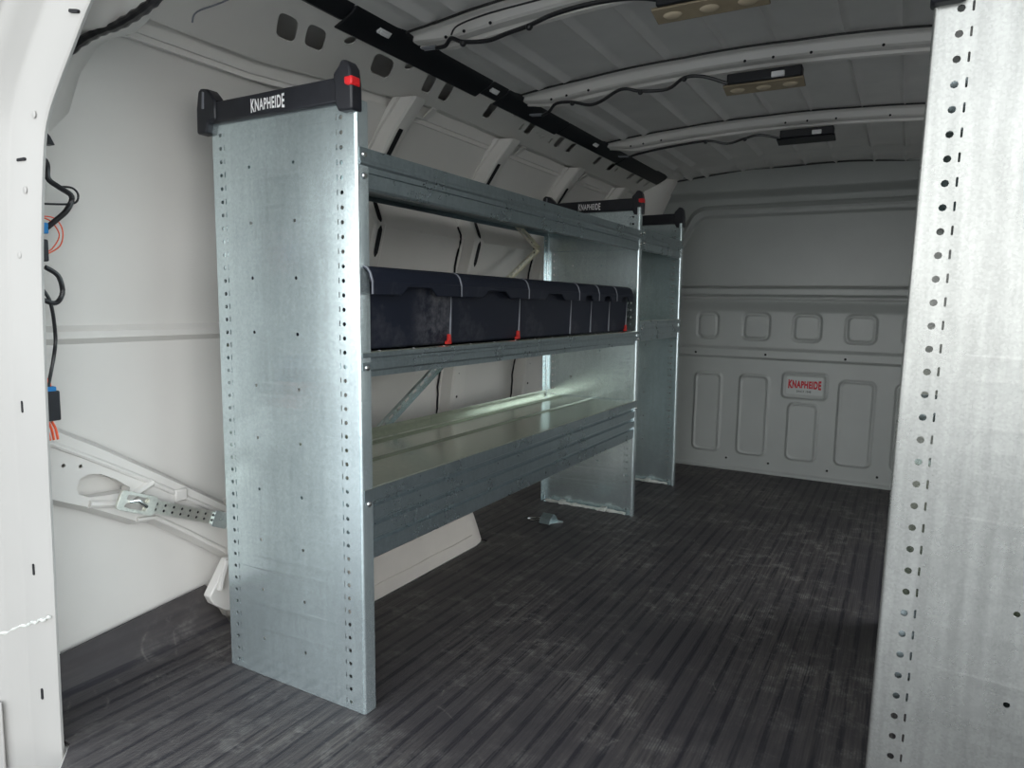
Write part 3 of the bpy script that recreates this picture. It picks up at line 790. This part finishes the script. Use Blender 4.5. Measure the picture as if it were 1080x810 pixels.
# ------------------------------------------------------------------ wiring on the bows
def harness(pts, r, label, thin=None, ties=()):
    h = thing('wiring_harness', label, 'wiring', pts[0])
    obj('cable', G().tube(smooth_path(pts, 5), r, 8), 'blackgloss', h)
    if thin: obj('thin_cable', G().tube(smooth_path(thin, 5), .0020, 6), 'blackgloss', h)
    for i in ties: obj('cable_tie', G().dome(Vector(pts[i])-Vector((0, 0, .002)), (0, -.5, -1), r*1.7, r*2.0), 'blackgloss', h)
    for dy in (0, .012):
        p = Vector(pts[0])+Vector((.0, dy, .004)); obj('loom_end', G().tube([p, p+Vector((-.045, .004, .004))], .003, 6), 'rim', h)
harness([(-.125, .400, 1.402), (-.098, .398, 1.402), (-.077, .392, 1.413), (-.046, .394, 1.401), (.017, .398, 1.395), (.066, .396, 1.401), (.125, .392, 1.407), (.181, .388, 1.417), (.257, .386, 1.422), (.329, .386, 1.420), (.379, .390, 1.414), (.42, .398, 1.405)], .0048,
        'thick black wiring harness draped along the nearest roof bow', [(-.066, .375, 1.413), (-.045, .370, 1.428), (.03, .366, 1.437), (.135, .364, 1.441), (.30, .362, 1.445), (.5, .362, 1.446)], (3, 6))
harness([(-.13, .955, 1.380), (-.101, .945, 1.387), (-.076, .938, 1.404), (-.023, .938, 1.402), (.027, .942, 1.389), (.066, .940, 1.394), (.115, .934, 1.414), (.146, .932, 1.416), (.185, .936, 1.406), (.261, .938, 1.402), (.309, .930, 1.423), (.360, .930, 1.419), (.421, .940, 1.396)], .0046,
        'wavy black wiring harness on the middle roof bow', None, (3, 8, 10))
harness([(-.11, 1.655, 1.385), (-.069, 1.645, 1.392), (.036, 1.640, 1.404), (.191, 1.632, 1.412), (.266, 1.640, 1.398), (.329, 1.634, 1.409), (.379, 1.630, 1.415), (.445, 1.640, 1.400)], .0044,
        'black wiring harness on the farthest roof bow near the bulkhead', None, (3, 5))

def lamp(x0, x1, y, z, label, beige=True):
    l = thing('roof_bracket', label, 'bracket', ((x0+x1)/2, y, z))
    mt_ = 'beige' if beige else 'duct'
    g = G(); g.prism([(y-.016, z+.010), (y+.034, z), (y+.036, z+.005), (y-.012, z+.017)], 'yz', x0, x1); obj('bracket_bar', g, mt_, l, bevel=.002)
    g = G(); g.box((x0+.012, y-.024, z+.014), (x1-.004, y+.012, z+.040)); obj('housing', g, 'duct', l, bevel=.003)
    if beige:
        for k in range(3):
            cx = x0+(x1-x0)*(.17+.33*k)
            g = G(); R = []
            for t, q in ((0, 1.), (.6, .85), (1, .5)):
                R.append([(cx+.020*q*math.cos(a), y+.010+.012*q*math.sin(a), z+.0055-.010/.05*.012*q*math.sin(a)-.0045*t) for a in [2*PI*i/14 for i in range(14)]])
            g.loft(R, True, True); obj('pressed_oval', g, 'beige_light', l)
    g = G(); g.box((x0+(x1-x0)*.62, y-.030, z+.016), (x0+(x1-x0)*.78, y-.022, z+.030)); obj('connector', g, 'white', l, bevel=.002)
lamp(.392, .610, .415, 1.381, 'beige metal bracket with black housing under the nearest roof bow')
lamp(.406, .606, .968, 1.381, 'beige metal bracket with pressed ovals and black housing under the middle roof bow')
lamp(.434, .620, 1.655, 1.384, 'all black bracket under the farthest roof bow', False)

# ------------------------------------------------------------------ loose wiring beside the door frame
w = thing('dangling_wiring', 'loose black and orange wires with blue connectors hanging beside the rear door frame', 'wiring', (-.50, -.28, .85))
BK = [[(-.52, -.30, 1.07), (-.50, -.279, 1.055), (-.50, -.276, 1.025), (-.50, -.258, 1.012), (-.50, -.236, .998), (-.50, -.246, .972), (-.50, -.268, .950), (-.50, -.290, .930)],
      [(-.50, -.262, 1.012), (-.50, -.235, 1.014), (-.50, -.224, 1.002), (-.50, -.235, .985), (-.50, -.290, .978)],
      [(-.50, -.290, .865), (-.50, -.268, .850), (-.50, -.262, .820), (-.50, -.275, .800), (-.50, -.298, .806)],
      [(-.50, -.300, .830), (-.50, -.284, .800), (-.50, -.279, .740), (-.50, -.284, .700), (-.50, -.297, .645)]]
for k, b in enumerate(BK): obj('black_wire', G().tube(smooth_path(b, 6), (.0050, .0020, .0045, .0032)[k], 8), 'blackgloss', w)
for b in ([(-.50, -.300, .955), (-.50, -.270, .955), (-.50, -.256, .935), (-.50, -.262, .905), (-.50, -.292, .885)], [(-.50, -.295, .955), (-.50, -.275, .948), (-.50, -.262, .925), (-.50, -.275, .900), (-.50, -.290, .890)]):
    obj('orange_wire', G().tube(smooth_path(b, 6), .0012, 6), 'orange', w)
obj('connector', G().box((-.51, -.300, .925), (-.495, -.282, .945)), 'blue', w, bevel=.002)
obj('connector', G().box((-.512, -.304, .875), (-.494, -.284, .915)), 'black', w, bevel=.003)
obj('connector', G().box((-.515, -.325, .582), (-.490, -.281, .638)), 'black', w, bevel=.003)
obj('connector', G().box((-.513, -.320, .632), (-.492, -.286, .646)), 'blue', w, bevel=.002)
obj('clip', G().prism([(-.30, 1.085), (-.262, 1.085), (-.270, 1.100), (-.282, 1.112), (-.30, 1.112)], 'yz', -.515, -.495), 'black', w, bevel=.002)
g = G()
for k in range(4): g.tube(smooth_path([(-.50, -.312+.006*k, .580), (-.50, -.309+.007*k, .565), (-.50, -.306+.007*k, .545)], 3), .0024, 6)
obj('orange_wire', g, 'orange', w)
g = G()
for k in range(3): g.tube([(-.50, -.302+.004*k, .662), (-.50, -.302+.005*k, .642)], .0016, 6)
obj('orange_wire', g, 'orange', w)

tc = thing('roof_cable', 'thick black taped cable arching from the door frame up towards the roof', 'cable', (-.35, -.25, 1.26))
pts = smooth_path([(-.50, -.27, 1.19), (-.462, -.26, 1.232), (-.430, -.25, 1.254), (-.386, -.25, 1.262), (-.350, -.25, 1.265), (-.309, -.25, 1.266), (-.269, -.25, 1.272), (-.231, -.25, 1.280), (-.199, -.25, 1.290), (-.16, -.245, 1.31), (-.10, -.24, 1.35)], 5)
obj('cable', G().tube(pts, .0080, 10, [1+.12*math.sin(i*1.7) for i in range(len(pts))]), 'blackgloss', tc)
g = G(); g.tube(smooth_path([(-.235, -.02, 1.405), (-.26, -.03, 1.392), (-.30, -.05, 1.372), (-.36, -.06, 1.362), (-.375, -.06, 1.345)], 5), .0016, 6)
tag(obj('thin_wire', g, 'rim'), 'thin grey wire lying on the light roof rail at the upper left', 'wire')

# ------------------------------------------------------------------ light
W = bpy.data.worlds.new('world'); S.world = W; W.use_nodes = True; nt = W.node_tree
bg = nt.nodes['Background']; tcw = nd(nt, 'ShaderNodeTexCoord'); sp = nd(nt, 'ShaderNodeSeparateXYZ')
nt.links.new(tcw.outputs['Generated'], sp.inputs[0])
col = ramp(nt, sp.outputs['Z'], [(.0, (.97, .99, .985)), (.25, (.89, .92, .93)), (.6, (.45, .485, .53)), (1., (.37, .42, .48))])
nt.links.new(col, bg.inputs['Color']); mr = nd(nt, 'ShaderNodeMapRange'); mr.inputs['From Min'].default_value = -1; mr.inputs['From Max'].default_value = 1
mr.inputs['To Min'].default_value = 1.45; mr.inputs['To Max'].default_value = 3.2     # sky made brighter towards the right to lift the left wall
nt.links.new(sp.outputs['X'], mr.inputs['Value']); nt.links.new(mr.outputs['Result'], bg.inputs['Strength'])

# ------------------------------------------------------------------ camera
f, yaw, pitch, roll = 735.7673, .5123, .1152, .0176
cam = bpy.data.cameras.new('camera'); co = bpy.data.objects.new('camera', cam); C.objects.link(co)
cam.sensor_width = 36; cam.lens = f*36/1080; cam.clip_start = .02
fw = Vector((-math.sin(yaw)*math.cos(pitch), math.cos(yaw)*math.cos(pitch), -math.sin(pitch)))
r = Vector((math.cos(yaw), math.sin(yaw), 0)); u = r.cross(fw)
r2 = r*math.cos(roll)+u*math.sin(roll); u2 = -r*math.sin(roll)+u*math.cos(roll)
mw = Matrix((r2, u2, -fw)).transposed().to_4x4(); mw.translation = Vector((.8764, -.9923, .8143))
co.matrix_world = mw
S.camera = co
S.cycles.diffuse_bounces = 8
S.view_settings.view_transform = 'Standard'; S.view_settings.look = 'None'; S.view_settings.gamma = 1
S.view_settings.use_curve_mapping = False
S.view_settings.exposure = 0.66
